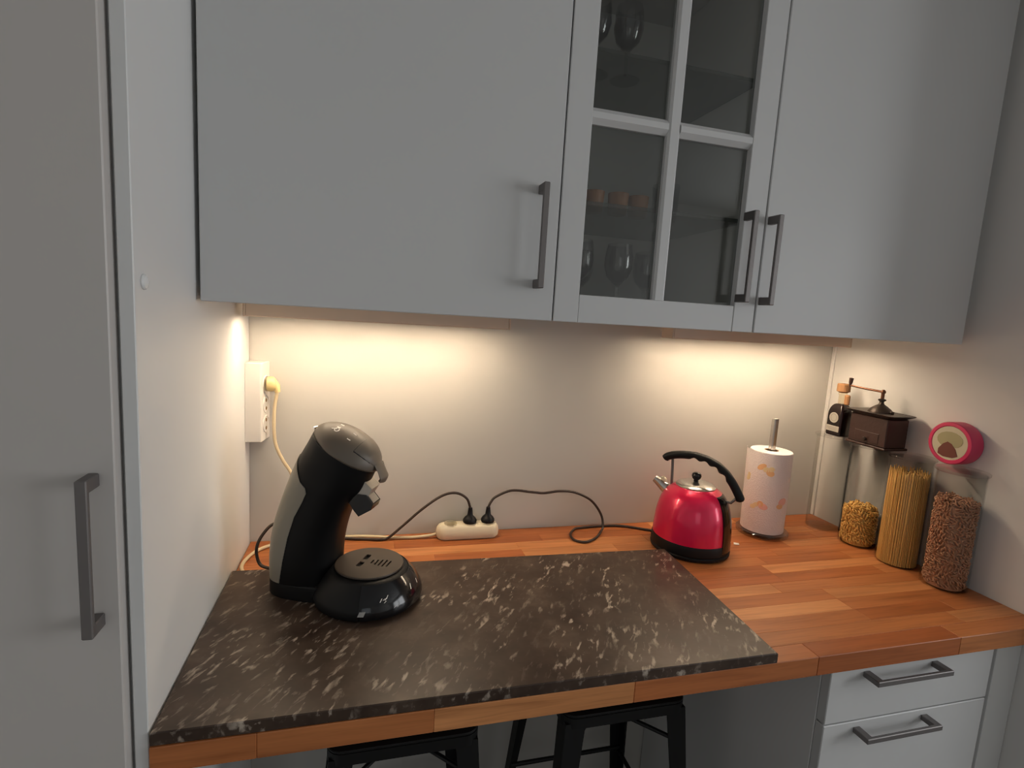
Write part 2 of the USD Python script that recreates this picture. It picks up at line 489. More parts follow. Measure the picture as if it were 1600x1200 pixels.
wc = thing('wall_cabinet', 'wide plain grey-white wall cupboard with handle at its right edge, left of the glass door', 'wall cupboard', (.3, -.2, ZB))
part(wc, 'body', wall_body(.0015, KX1), 'white_panel', world=True)
d = part(wc, 'door', rbox(KX0, KX1 - .0005, YD, YD + .021, ZB, ZT, .0015), 'white_lacquer', world=True)
part(d, 'handle', bar_handle_v(0.5586, YD, 1.5356, 1.7182), 'handle_steel', world=True, label='grey steel bar handle')

gx0, gx1 = KX2, KX3
gc = thing('glass_cabinet', 'wall cupboard with a white-framed four-pane glass door and glassware inside', 'wall cupboard', ((gx0 + gx1) / 2, -.2, ZB))
ib = .018
part(gc, 'body', [box(gx0, gx0 + ib, YD + .024, -.002, ZB + .006, ZT), box(gx1 - ib, gx1, YD + .024, -.002, ZB + .006, ZT),
                  box(gx0 + ib, gx1 - ib, YD + .024, -.002, ZB + .006, ZB + .024), box(gx0 + ib, gx1 - ib, YD + .024, -.002, ZT - .018, ZT),
                  box(gx0 + ib, gx1 - ib, -.012, -.002, ZB + .024, ZT - .018)], 'cabinet_inside', world=True, smooth=False)
for z in (1.7027, 1.9783):
    part(gc, 'shelf', rbox(gx0 + ib + .001, gx1 - ib - .001, -.362, -.014, z, z + .008, .001), 'shelf_glass', world=True, label='glass shelf')
gl, gr, mu0, mu1, hz0, hz1, zb1 = 0.6466, 0.9886, 0.8021, 0.8281, 1.8394, 1.8682, 1.5306
zt0 = ZT - (zb1 - ZB)
def bevel_bar(a, b, axis, lo, hi, y0=YD, y1=YD + .021, c=.0045):
    """Frame member with sloped front edges: from a to b across, lo to hi along its axis (0 = x, 2 = z)."""
    prof = np.array([(a, y1), (a, y0 + c), (a + c, y0), (b - c, y0), (b, y0 + c), (b, y1)])
    pts = [((v, y, u) if axis == 0 else (u, y, v)) for u, y in prof for v in (lo, hi)]
    return mf.Manifold.hull_points(np.array(pts))


gd = part(gc, 'door', [rbox(gx0, gl, YD, YD + .021, ZB, ZT, .0012)], 'white_lacquer', world=True)
part(gd, 'door_stile', rbox(gr, gx1, YD, YD + .021, ZB, ZT, .0012), 'white_lacquer', world=True)
part(gd, 'door_rail', rbox(gl + .0003, gr - .0003, YD + .0006, YD + .021, ZB, zb1, .0012), 'white_lacquer', world=True)
part(gd, 'door_rail', rbox(gl + .0003, gr - .0003, YD + .0006, YD + .021, zt0, ZT, .0012), 'white_lacquer', world=True)
part(gd, 'mullion', bevel_bar(mu0, mu1, 2, zb1, zt0, YD + .001), 'white_lacquer', world=True, smooth=False)
part(gd, 'glazing_bar', bevel_bar(hz0, hz1, 0, gl, mu0, YD + .001, c=.009), 'white_lacquer', world=True, smooth=False)
part(gd, 'glazing_bar', bevel_bar(hz0, hz1, 0, mu1, gr, YD + .001, c=.009), 'white_lacquer', world=True, smooth=False)
for xa, xb in ((gl, mu0), (mu1, gr)):
    for za, zb in ((zb1, hz0), (hz1, zt0)):
        part(gd, 'pane', box(xa, xb, YD + .014, YD + .0175, za, zb), 'pane_glass', world=True, smooth=False)
part(gd, 'handle', bar_handle_v(0.9913, YD, 1.5378, 1.7160), 'handle_steel', world=True, label='grey steel bar handle')

rc = thing('wall_cabinet', 'plain grey-white wall cupboard with handle at its left edge, right of the glass door', 'wall cupboard', (1.33, -.2, ZB))
part(rc, 'body', wall_body(KX4, KX5), 'white_panel', world=True)
d = part(rc, 'door', rbox(KX4, KX5, YD, YD + .021, ZB, ZT, .0015), 'white_lacquer', world=True)
part(d, 'handle', bar_handle_v(1.0500, YD, 1.5356, 1.7138), 'handle_steel', world=True, label='grey steel bar handle')
part(rc, 'filler_strip', rbox(KX5 + .001, W - .0005, -.36, -.34, ZB + .002, ZT, .001), 'white_panel', world=True)
part(rc, 'filler_board', rbox(KX5 + .001, W - .0005, -.339, -.002, ZB + .006, ZB + .022, .001), 'white_panel', world=True)

# drawers under the right end of the worktop
bc = thing('drawer_cabinet', 'white base cupboard of drawers under the right end of the worktop', 'base cupboard', (1.37, -.3, 0))
part(bc, 'body', [rbox(1.135, 1.153, -.592, -.003, .0, .8605, .001), rbox(1.574, 1.592, -.592, -.003, .0, .8605, .001), rbox(1.1535, 1.5735, -.585, -.56, .10, .8605),
                  rbox(1.1535, 1.5735, -.02, -.003, .1, .86), rbox(1.1535, 1.5735, -.55, -.53, .0, .095)], 'white_panel', world=True)
for k, (z0, z1, zh) in enumerate(((.7325, .858, .8635), (.4325, .7295, .7445), (.1, .4295, .395))):
    dr = part(bc, 'drawer', rbox(1.1355, 1.5645, -.613, -.5925, z0, z1, .0015), 'white_lacquer', world=True)
    zz = (.832, .7125, .395)[k]
    part(dr, 'handle', bar_handle_h(1.213 - .004 * k, 1.405 - .004 * k, -.613, zz), 'handle_steel', world=True, label='grey steel bar handle')
solo('filler_panel', rbox(1.597, W - .001, -.60, -.58, 0, .8605, .001), 'white_panel', 'narrow grey filler panel between drawers and right wall', 'panel')

# ------------------------------------------------------------------ worktop of wooden staves
ct = thing('worktop', 'oiled orange-brown butcher block worktop running along the back wall', 'worktop', (.83, -.32, .862))
rows, D = 15, .636
rw = (D - .002) / rows
for r in range(rows):
    y0 = -D + r * rw
    x = .0015
    first = True
    while x < W - .002:
        L = random.uniform(.22, .52) * (random.uniform(.3, 1) if first else 1)
        first = False
        x1 = min(x + L, W - .0015)
        if W - .0015 - x1 < .1:
            x1 = W - .0015
        dz = random.uniform(-.0001, .0)
        part(ct, 'stave', rbox(x, x1, y0, y0 + rw, .862, .9 + dz, .0005 if r else .0012), 'oak_stave', world=True, smooth=False)
        x = x1

# stone slab on the worktop
SLAB = [(.0025, -.634), (.979, -.638), (1.004, -.216), (.0025, -.190)]
solo('stone_slab', prism(SLAB, .9003, .920, .0015), 'dark_marble', 'dark brown-black stone slab with pale flecks lying on the worktop', 'stone slab', smooth=False)

# ------------------------------------------------------------------ lamps under the cupboards
def lamp(x0, x1, label):
    y0, y1, z0, z1 = -.148, -.096, 1.4495, 1.4848
    t = thing('under_cabinet_lamp', label, 'lamp', ((x0 + x1) / 2, (y0 + y1) / 2, z0))
    h = rbox(x0, x1, y0, y1, z0, z1, .002) - box(x0 + .012, x1 - .012, y0 + .006, y1 - .006, z0 - .01, z0 + .004)
    part(t, 'housing', h, 'lamp_housing', world=True)
    part(t, 'end_cap', rbox(x0 - .004, x0 + .0003, y0 - .0005, y1 + .0005, z0 - .0005, z1, .0015), 'lamp_housing', world=True)
    part(t, 'end_cap', rbox(x1 - .0003, x1 + .004, y0 - .0005, y1 + .0005, z0 - .0005, z1, .0015), 'lamp_housing', world=True)
    part(t, 'diffuser', box(x0 + .0125, x1 - .0125, y0 + .0065, y1 - .0065, z0 + .0012, z0 + .0038), 'lamp_glow', world=True, smooth=False, label='glowing warm white diffuser')


lamp(.0205, .580, 'glowing lamp strip under the wide left wall cupboard')
lamp(1.012, 1.575, 'glowing lamp strip under the right wall cupboards, near the corner')

# ------------------------------------------------------------------ pad coffee machine
cm = thing('coffee_machine', 'black pad coffee machine with curved tall body and round drip tray on the stone slab', 'coffee machine', (.1, -.245, .9203), -25)


def sect(rear, front, b, n=2.7, k=48, b2=None):
    """Superellipse ring in the machine's x-z plane from rear (x, z) to front (x, z), half width b."""
    rear, front = np.array(rear, float), np.array(front, float)
    c, a = (rear + front) / 2, (front - rear) / 2
    out = []
    for t in np.arange(k) * 2 * np.pi / k:
        ct_, st = math.cos(t), math.sin(t)
        u = math.copysign(abs(ct_) ** (2 / n), ct_)
        v = math.copysign(abs(st) ** (2 / n), st)
        out.append((c[0] + a[0] * u, b * v, c[1] + a[1] * u))
    return np.array(out)


REAR = [(.001, .022), (.000, .076), (.006, .130), (.026, .197), (.052, .266), (.070, .302), (.080, .3225)]
FRONT = [(.130, .022), (.131, .083), (.141, .138), (.161, .188), (.184, .217), (.198, .245), (.206, .2595)]
HB = [.060, .0595, .0585, .058, .0595, .0590, .0575]
NN = [2.8, 2.8, 2.7, 2.6, 2.3, 2.05, 1.9]
def interp_sections(grow=0.0, n=28):
    s = np.linspace(0, 1, len(REAR))
    R = smooth_curve(REAR, 6); F = smooth_curve(FRONT, 6)
    H = np.interp(np.linspace(0, 1, len(R)), s, HB); N = np.interp(np.linspace(0, 1, len(R)), s, NN)
    rings = []
    for r, f, h, nn in zip(R, F, H, N):
        d_ = (f - r) / np.linalg.norm(f - r)
        rings.append(sect(r - d_ * grow, f + d_ * grow, h + grow, nn))
    return rings


body = loft(interp_sections())
part(cm, 'body', body, 'machine_side', smooth=50)
tank_cut = mf.CrossSection([np.array([(-.06, .030), (.040, .030), (.047, .075), (.057, .123), (.070, .165), (.086, .196), (.094, .214), (.092, .224), (.080, .234), (.071, .250), (.056, .275), (-.06, .275)])])
tank_block = tm(mf.Manifold.extrude(tank_cut, .2).translate((0, 0, -.1)))
tank_block.vertices = tank_block.vertices[:, [0, 2, 1]] * np.array([1, 1, 1])
tank_block.faces = tank_block.faces[:, ::-1]
tank = mani(loft(interp_sections(.0018))) ^ mani(tank_block)
part(cm, 'water_tank', tank, 'tank_plastic', smooth=40, label='grey translucent water tank at the back')
# lid: leaf-shaped dome on the sloping top
lr, lf = np.array((.078, .3245)), np.array((.209, .2575))
lc, la = (lr + lf) / 2, (lf - lr) / 2
LU = la / np.linalg.norm(la); LN = np.array((-LU[1], LU[0])); LA = np.linalg.norm(la)


def dome_pt(u, v, off=0.0):
    """u along the slope (-1 rear .. 1 front), v across (-1 .. 1)."""
    w = .0590
    h = .041 * max(0.0, 1 - abs(u) ** 2.3 - v * v * (1 - abs(u) ** 2.3)) ** .62
    wid = w * (max(0.0, 1 - abs(u) ** 2.4) ** .5 if u > 0 else max(0.0, 1 - abs(u) ** 1.8) ** .72)
    h *= (1.0 if u > 0 else 1.0)
    p = lc + LU * LA * u + LN * (h + off)
    return np.array((p[0], wid * v, p[1]))


rings = []
for u in np.cos(np.linspace(np.pi * .985, np.pi * .015, 26)):
    top = [dome_pt(u, v) for v in np.sin(np.linspace(-np.pi / 2, np.pi / 2, 25))]
    bot = [np.array((p[0] - LN[0] * .004, p[1], p[2] - LN[1] * .004)) for p in (dome_pt(u, v) * 1.0 for v in (.9, .5, 0, -.5, -.9))]
    base_ = []
    for v in (.9, .5, 0, -.5, -.9):
        q = dome_pt(u, v); flat = lc + LU * LA * u - LN * .004
        base_.append(np.array((flat[0], q[1], flat[1])))
    rings.append(np.array(top + base_))
lid = part(cm, 'lid', loft(rings), 'machine_lid', smooth=50, label='brown-grey domed lid')


def on_dome(poly_uv, name, m, off=.0003, parent=None, thick=.0005):
    """A flat print on the lid: outline in (u, v)."""
    P = np.array(poly_uv, float)
    a = np.array([dome_pt(u, v, off) for u, v in P]); b = np.array([dome_pt(u, v, off - thick) for u, v in P])
    return part(parent or lid, name, mf.Manifold.hull_points(np.vstack([a, b])), m, smooth=False)


def strip_uv(u0, v0, u1, v1, w):
    a, b = np.array((u0, v0)), np.array((u1, v1)); n = b - a; n = np.array((-n[1], n[0])) / np.linalg.norm(n) * w
    return [a - n, a + n, b + n, b - n]


on_dome(strip_uv(-.37, -.36, -.37, -.06, .05), 'white_mark', 'print_white')
for k in range(10):
    a0, a1 = 2 * np.pi * k / 10, 2 * np.pi * (k + 1) / 10
    on_dome(strip_uv(-.36 + .06 * math.cos(a0), -.46 + .09 * math.sin(a0), -.36 + .06 * math.cos(a1), -.46 + .09 * math.sin(a1), .016), 'white_mark', 'print_white')
on_dome(strip_uv(-.50, -.52, -.38, -.42, .022), 'white_mark', 'print_white')
on_dome(strip_uv(.07, -.56, .07, -.20, .05), 'white_mark', 'print_white')
part(cm, 'hinge_cap', tube([(.080, -.012, .3275), (.084, .012, .3278)], .0028, 10), 'chrome', label='bright metal hinge pin')
# tongue handle that runs from the lid down over the front
VV = np.linspace(-.74, .74, 9)
rings = []
for u in (.37, .46, .56, .66, .76, .85, .92):
    rings.append([dome_pt(u, v, .0011) for v in VV] + [dome_pt(u, v, -.004) for v in VV[::-1]])
q0 = dome_pt(.92, 0)[[0, 2]]
tong = smooth_curve([tuple(q0), (.2155, .2640), (.2215, .2520), (.2255, .2435), (.2225, .2345)], 4)[1:]
w0 = .74 * .059 * (1 - .92 ** 2.4) ** .5
for i, p in enumerate(tong):
    t_ = tong[min(i + 1, len(tong) - 1)] - (tong[i - 1] if i else q0); t_ /= np.linalg.norm(t_)
    nn_ = np.array((-t_[1], t_[0]))
    f_ = (i + 1) / len(tong)
    w = w0 * (1 - .06 * f_) - (.002 if i == len(tong) - 1 else 0)
    th = .004 + .007 * f_ - (.004 if i == len(tong) - 1 else 0)
    ring = []
    for v in VV / .74:
        o = p + nn_ * (.0014 - .0045 * v * v)
        ring.append((o[0], w * v, o[1]))
    for v in VV[::-1] / .74:
        o = p - nn_ * (th - .0014 - .002 * v * v)
        ring.append((o[0], w * v * .96, o[1]))
    rings.append(ring)
part(cm, 'lid_lever', loft(rings), 'machine_lid', smooth=45, label='brown-grey lid lever reaching down over the front')
for v0, v1 in ((-.74, -.55), (-.55, -.32), (-.32, -.05)):
    on_dome(strip_uv(.37, v0, .37, v1, .010), 'seam', 'seam_dark', off=.0006, thick=.0015)
for u0, u1 in ((.37, .52), (.52, .67), (.67, .82)):
    on_dome(strip_uv(u0, -.74, u1, -.74, .020), 'seam', 'seam_dark', off=.0006, thick=.0015)
# spout under the head
part(cm, 'spout_bracket', mf.Manifold.hull_points(np.array([(x, y, z) for x, z in ((.166, .226), (.190, .236), (.205, .222), (.195, .205), (.176, .201)) for y in (-.018, .018)])), 'spout_metal', label='pale metal spout bracket')
sp = mf.Manifold.hull_points(np.array([(x, y, z) for x, z in ((.154, .200), (.178, .210), (.194, .210), (.209, .193), (.205, .182), (.180, .166), (.170, .177)) for y in (-.02, .014)]))
sp_ = part(cm, 'spout', sp, 'gloss_black', label='dark coffee spout')
part(sp_, 'spout_window', mf.Manifold.hull_points(np.array([(x + o, y, z + o) for x, z in ((.1955, .2085), (.2075, .1945)) for y in (-.016, .010) for o in (-.001, .0007)])), 'spout_metal', smooth=False)
# base and drip tray
CX = .1954
base = rev([(0, 0), (.094, 0), (.1015, .004), (.1035, .012), (.101, .022), (.094, .034), (.085, .047), (.075, .057), (.067, .0625), (0, .0625)], 96).translate((CX, 0, 0))
foot = mf.Manifold.hull_points(np.vstack([sect((-.002, z), (.150, z), .0610, 2.8) for z in (.0005, .027)] + [sect((.001, .0305), (.14, .0305), .0585, 2.8)]))
part(cm, 'base', foot + base, 'matte_black', smooth=40)
fas = rev([(.0938, .034), (.1005, .0224), (.1028, .0125), (.1012, .0055), (.1024, .0055), (.1046, .0125), (.1022, .0232), (.0955, .0352), (.0862, .0484), (.0765, .0582), (.0755, .0572), (.0852, .0473)], 96, 150, -75).translate((CX, 0, 0))
fp = part(cm, 'control_panel', fas, 'gloss_black', smooth=40, label='glossy black control panel around the front of the base')


def on_panel(ang, z0, z1, wdeg, m, name='mark', skew=0.0, part_of=None):
    """Print on the sloping panel face at an angle about the base."""
    pr = np.array([(.1046, .0125), (.1022, .0232), (.0955, .0352), (.0862, .0484)])
    pts = []
    for z, sh in ((z0, -skew / 2), (z1, skew / 2)):
        rr = np.interp(z, pr[:, 1], pr[:, 0])
        for a in (ang - wdeg / 2 + sh, ang + wdeg / 2 + sh):
            for o in (.0004, -.0006):
                pts.append((CX + (rr + o) * math.cos(math.radians(a)), (rr + o) * math.sin(math.radians(a)), z))
    part(fp, name, mf.Manifold.hull_points(np.array(pts)), m, smooth=False)


on_panel(-72, .014, .0225, 6, 'print_grey', 'label_square', 2)
for a, z0, z1, w in ((-52, .034, .039, 1.0), (-48.5, .036, .038, 1.2), (-46.5, .0355, .039, 1.0), (-44.5, .037, .042, 1.0), (-47.5, .032, .0345, 1.0)):
    on_panel(a, z0, z1, w, 'print_white', 'white_mark', 2.5)
for a in (-38, -34):
    on_panel(a, .020, .024, 1.0, 'print_grey', 'white_mark', 2.0)
on_panel(-9, .035, .043, 1.3, 'print_white', 'white_mark', 3)
on_panel(8, .034, .040, 1.3, 'print_white', 'white_mark', 3)
tray = rev([(0, 0), (.0635, 0), (.0655, .002), (.065, .0045), (.061, .0052), (0, .0042)], 80).translate((CX + .001, 0, .0627))
for x, l in ((-.014, .052), (.004, .014), (.0125, .020), (.021, .025), (.0295, .027), (.038, .024)):
    wd = .0050 if x < 0 else .0017
    tray = tray - rbox(CX + .001 + x - wd, CX + .001 + x + wd, -l / 2 + .004, l / 2 + .004, .06, .08, wd * .4)
tp = part(cm, 'drip_tray', tray, 'tray_plastic', smooth=40, label='brown-grey drip tray with slots')
part(tp, 'slot_bridge', rbox(CX - .0195, CX - .0065, -.002, .010, .063, .0668, .001), 'tray_plastic')
# its cable and plug in the power strip
c_ = smooth_curve([(.112, -.232, .934), (.075, -.212, .932), (.056, -.2, .938), (.050, -.195, .968), (.060, -.185, .994), (.083, -.17, 1.012), (.12, -.13, .99), (.16, -.06, .93), (.20, -.020, .9045), (.25, -.026, .9036), (.30, -.036, .9036),
                   (.324, -.037, .906), (.363, -.037, .939), (.409, -.037, .98), (.457, -.037, 1.013), (.493, -.037, 1.020), (.522, -.037, 1.005), (.534, -.036, .978)], 8)
a_ = np.radians(25)
Rz = np.array([[math.cos(a_), -math.sin(a_)], [math.sin(a_), math.cos(a_)]])
def to_cm(P):
    P = np.array(P, float) - np.array((.1, -.245, .9203))
    return np.column_stack([P[:, :2] @ Rz.T, P[:, 2]])


def plug_black(x, y, z):
    """Round earthed plug, pins down, cable neck up; (x, y, z) is the socket face."""
    return rev([(0, .0005), (.0165, .0005), (.0180, .003), (.0178, .008), (.014, .014), (.0075, .020), (.0062, .030), (.0050, .040), (0, .040)], 32).translate((x, y, z))


part(cm, 'power_cord', tube(to_cm(on_top(c_, .0033)), .0033, 10), 'cable_black', smooth=True)
pl = tm(plug_black(.534, -.036, .9385)); pl.vertices = to_cm(pl.vertices)
part(cm, 'plug', pl, 'matte_black', smooth=40, label='black round plug')

# ------------------------------------------------------------------ kettle
KX, KY = 1.1035, -.1755
kb = thing('power_stand', 'round black power base under the red kettle', 'power stand', (KX, KY, .9))
part(kb, 'base_plate', rev([(0, .0003), (.094, .0003), (.100, .003), (.101, .009), (.097, .0125), (0, .0125)], 72), 'matte_black')
c2 = [(.582, -.036, .977), (.588, -.034, .990), (.603, -.03, 1.004), (.646, -.028, 1.019), (.7, -.028, 1.013), (.737, -.028, 1.009), (.783, -.028, 1.013), (.83, -.028, 1.007), (.878, -.029, .983), (.908, -.034, .945),
      (.912, -.046, .915), (.899, -.062, .9055), (.868, -.098, .9034), (.831, -.118, .9034), (.806, -.104, .9034), (.806, -.072, .9034), (.826, -.040, .9034), (.855, -.026, .9034), (.962, -.024, .9034), (1.035, -.06, .9034), (1.075, -.09, .9034)]
part(kb, 'power_cord', tube(on_top(smooth_curve(c2, 8), .0033), .0033, 10), 'cable_black', world=True, smooth=True)
part(kb, 'plug', plug_black(.582, -.036, .9385), 'matte_black', world=True, smooth=40, label='black round plug')

kt = thing('kettle', 'red dome-shaped kettle with black arched handle and silver lid', 'kettle', (KX, KY, .9128), -47)
zo = -.0128
out = smooth_curve([(.0980, .039 + zo), (.0970, .062 + zo), (.0932, .098 + zo), (.085, .130 + zo), (.072, .153 + zo), (.050, .1700 + zo)], 8)
part(kt, 'body', rev([(0, .039 + zo)] + list(map(tuple, out)) + [(0, .1700 + zo)], 96), 'kettle_red', smooth=50, label='glossy metallic red body')
part(kt, 'bottom_ring', rev([(0, .0002), (.099, .0002), (.1005, .004), (.1000, .020), (.0985, .0260), (0, .0260)], 96), 'matte_black', label='black bottom ring')
ld = part(kt, 'lid', rev([(0, .1690 + zo), (.0500, .1690 + zo), (.0505, .171 + zo), (.047, .1745 + zo), (.040, .177 + zo), (.038, .178 + zo), (.028, .1802 + zo), (.012, .181 + zo), (0, .181 + zo)], 96), 'steel', smooth=30, label='brushed silver lid')
part(ld, 'knob', rev([(0, .180 + zo), (.0065, .180 + zo), (.006, .185 + zo), (.0105, .190 + zo), (.0125, .196 + zo), (.011, .202 + zo), (.006, .2055 + zo), (0, .206 + zo)], 40), 'gloss_black', smooth=50, label='small black knob')
# black band up the back with a slim window
o2 = [(r + .0022, z) for r, z in out[:-6]]
bandp = [(.0955, .020 + zo), (.1005, .020 + zo)] + o2 + [(o2[-1][0] - .004, o2[-1][1] + .001)] + [(r - .003, z) for r, z in out[:-6][::-1]]
part(kt, 'back_band', rev(bandp, 96, 40, -26), 'gloss_black', smooth=50, label='black band up the back below the handle')
# spout
spt = smooth_curve([(-.068, 0, .140 + zo), (-.082, 0, .150 + zo), (-.096, 0, .1595 + zo), (-.108, 0, .1665 + zo)], 5)
part(kt, 'spout', tube(spt, np.linspace(.0165, .0100, len(spt)), 24), 'steel', smooth=40, label='short silver spout')
part(kt, 'spout_cap', tube([(-.079, 0, .160 + zo), (-.081, 0, .167 + zo), (-.087, 0, .172 + zo), (-.090, 0, .171 + zo)], (.005, .0065, .0065, .004), 12), 'cream_plastic', smooth=40)
# handle: arched, gripped underneath
hc = smooth_curve([(-.088, 0, .213), (-.079, 0, .2225), (-.056, 0, .231), (-.020, 0, .236), (.018, 0, .2325), (.054, 0, .218), (.085, 0, .190), (.107, 0, .157), (.115, 0, .141)], 9)
rings = []
L_ = np.concatenate([[0], np.cumsum(np.linalg.norm(np.diff(hc, axis=0), axis=1))])
for i, p in enumerate(hc):
    t_ = hc[min(i + 1, len(hc) - 1)] - hc[max(i - 1, 0)]; t_ /= np.linalg.norm(t_)
    nn_ = np.array((-t_[2], 0, t_[0]))
    s_ = L_[i] / L_[-1]
    grip = .0032 * math.cos((s_ - .28) * 2 * math.pi / .12) if .28 < s_ < .76 else .0032
    endf = min(1.0, .55 + min(i, len(hc) - 1 - i) * .2)
    th, wd = (.0172 + grip) * endf, .022 * endf
    ring = []
    for q in rrect(wd, th, min(wd, th) * .42, 5):
        ring.append(p + nn_ * (.0085 * endf - th / 2 + q[1]) + np.array((0, q[0], 0)))
    rings.append(ring)
hd = part(kt, 'handle', loft(rings), 'matte_black', smooth=50, label='black arched handle with finger grips')
part(hd, 'handle_post', tube([(-.062, 0, .158 + zo), (-.064, 0, .19), (-.066, 0, .222)], .0036, 12), 'handle_steel', smooth=40)
part(hd, 'handle_post', tube([(.074, 0, .145 + zo), (.090, 0, .144 + zo), (.101, 0, .158 + zo)], .0036, 12), 'handle_steel', smooth=40)

# ------------------------------------------------------------------ paper towel
TX, TY = 1.385, -.113
ph = thing('paper_towel_holder', 'steel pole on a round glass base holding the paper towel roll', 'paper towel holder', (TX, TY, .9))
part(ph, 'base_disc', rev([(0, .0003), (.068, .0003), (.0705, .003), (.0705, .011), (.068, .0135), (0, .0135)], 72), 'base_glass', label='round clear glass base')
part(ph, 'pole', prism(rrect(.0150, .0150, .0035), .0136, .338, .0008), 'steel', label='square brushed steel pole')
pr_ = thing('paper_towel_roll', 'white kitchen paper roll with printed orange flowers on a steel pole', 'paper roll', (TX, TY, .9138), 0)
RR, RH = .0565, .233
part(pr_, 'roll', rev([(.019, .0002), (RR - .001, .0002), (RR, .002), (RR, RH - .003), (RR - .002, RH - .0005), (.019, RH - .0005)], 96), 'paper_white', smooth=40)
part(pr_, 'cardboard_core', rev([(.0165, .0004), (.0188, .0004), (.0188, RH - .001), (.0165, RH - .001)], 48), 'cardboard', label='brown cardboard core')
# the loose outer sheet, flared away at its free edge
sheet = []
vdir = math.degrees(math.atan2(CAM_POS[1] - TY, CAM_POS[0] - TX))
n_a = 26
ring_o, ring_i = [], []
V, F = [], []
for i in range(n_a + 1):
    f_ = i / n_a
    a = math.radians(vdir - 112 + 150 * f_)
    for k, z in enumerate(np.linspace(.001, RH - .002, 12)):
        fl = max(0, 1 - f_ * 3.0)
        r = RR + .0008 + .012 * fl ** 1.5 * (.35 + .65 * k / 11)
        for o in (0, .0005):
            V.append(((r + o) * math.cos(a), (r + o) * math.sin(a), z))
V = np.array(V).reshape(n_a + 1, 12, 2, 3)
idx = np.arange((n_a + 1) * 24).reshape(n_a + 1, 12, 2)
for i in range(n_a):
    for k in range(11):
        F += [(idx[i, k, 1], idx[i + 1, k, 1], idx[i + 1, k + 1, 1]), (idx[i, k, 1], idx[i + 1, k + 1, 1], idx[i, k + 1, 1])]
        F += [(idx[i, k, 0], idx[i + 1, k + 1, 0], idx[i + 1, k, 0]), (idx[i, k, 0], idx[i, k + 1, 0], idx[i + 1, k + 1, 0])]
part(pr_, 'loose_sheet', trimesh.Trimesh(V.reshape(-1, 3), F, process=False), 'paper_white', smooth=True)


def petal(azi, z, w, h, tilt, m):
    pts = []
    for t in np.arange(14) * 2 * np.pi / 14:
        u, v = 1.35 * w * math.cos(t), 1.5 * h * math.sin(t)
        u, v = u * math.cos(tilt) - v * math.sin(tilt), u * math.sin(tilt) + v * math.cos(tilt)
        a = math.radians(vdir + azi) + u / RR
        for o in (.0010, .0017):
            pts.append(((RR + o) * math.cos(a), (RR + o) * math.sin(a), z + v))
    part(pr_, 'printed_flower', mf.Manifold.hull_points(np.array(pts)), m, smooth=False)


for azi, z, w, h, tl, m in ((-19, .192, .010, .005, .6, 'print_orange'), (-7, .186, .006, .005, 0, 'print_yellow'), (4, .178, .008, .006, -.5, 'print_orange'), (6, .189, .006, .0045, .3, 'print_yellow'),
                            (-22, .082, .009, .004, .5, 'print_yellow'), (-12, .086, .006, .006, 0, 'print_orange'), (-4, .080, .009, .006, -.2, 'print_pink'), (-32, .074, .006, .004, .2, 'print_yellow'),
                            (-62, .150, .008, .005, .4, 'print_yellow'), (-58, .160, .005, .004, 0, 'print_yellow'), (48, .098, .010, .007, .4, 'print_pink'), (40, .085, .007, .005, 0, 'print_orange')):
    petal(azi, z, w, h, tl, m)
solo('paper_scrap', prism([(1.2398, -0.1804), (1.2538, -0.1854), (1.2598, -0.1744), (1.2478, -0.1684)], .9004, .9016, .0003), 'paper_white', 'tiny white scrap on the worktop beside the kettle', 'scrap', smooth=False)

# ------------------------------------------------------------------ power strip
PX, PY = .5290, -.036
ps = thing('power_strip', 'cream three-way power strip lying on the worktop against the back wall', 'power strip', (PX, PY, .9))
o_ = rrect(.166, .050, .024, 10)
def scaled(o, d):
    return np.array(mf.CrossSection([o]).offset(-d, mf.JoinType.Round, 2.0, 32).to_polygons()[0])
pts = []
for d, z in ((.006, .0004), (.001, .006), (0, .017), (.002, .028), (.006, .0345), (.012, .038)):
    pts += [(*q, z) for q in scaled(o_, d)] if d else [(*q, z) for q in o_]
bod = mf.Manifold.hull_points(np.array(pts))
for dx in (-.0450, .0050, .0530):
    bod = bod - mf.Manifold.cylinder(.02, .0172, .0172, 40).translate((dx, 0, .024 if dx < 0 else .0384))
part(ps, 'body', bod, 'cream_plastic', smooth=40)
for dx in (-.0450, .0050, .0530):
    z = .024 if dx < 0 else .0379
    ring = rev([(.0170, .0), (.0188, .0), (.0188, .0008), (.0170, .0008)], 40).translate((dx, 0, .0379))
    so = part(ps, 'socket', ring, 'cream_plastic', smooth=40)
    if dx < 0:
        for hx in (-.0085, .0085):
            part(so, 'socket_hole', mf.Manifold.cylinder(.0008, .0026, .0026, 16).translate((dx + hx * .8, hx * .5, .0241)), 'seam_dark')
c3 = [(.448, -.036, .912), (.43, -.036, .9075), (.38, -.034, .9042), (.33, -.028, .9042), (.28, -.016, .9042), (.22, -.010, .9042), (.14, -.016, .9042), (.075, -.026, .9042), (.045, -.044, .9042), (.025, -.068, .9042), (.0125, -.105, .9042), (.010, -.140, .9042),
      (.019, -.168, .9042), (.035, -.1815, .9042), (.06, -.183, .9042), (.085, -.165, .906), (.110, -.10, .94), (.112, -.05, 1.02), (.098, -.032, 1.075), (.078, -.030, 1.11), (.063, -.030, 1.145), (.058, -.030, 1.18), (.0585, -.030, 1.23), (.0625, -.030, 1.262), (.0655, -.030, 1.277)]
part(ps, 'power_cord', tube(on_top(smooth_curve(c3, 8), .0039), .0039, 12), 'cable_cream', world=True, smooth=True, label='long cream cord looping behind the coffee machine')
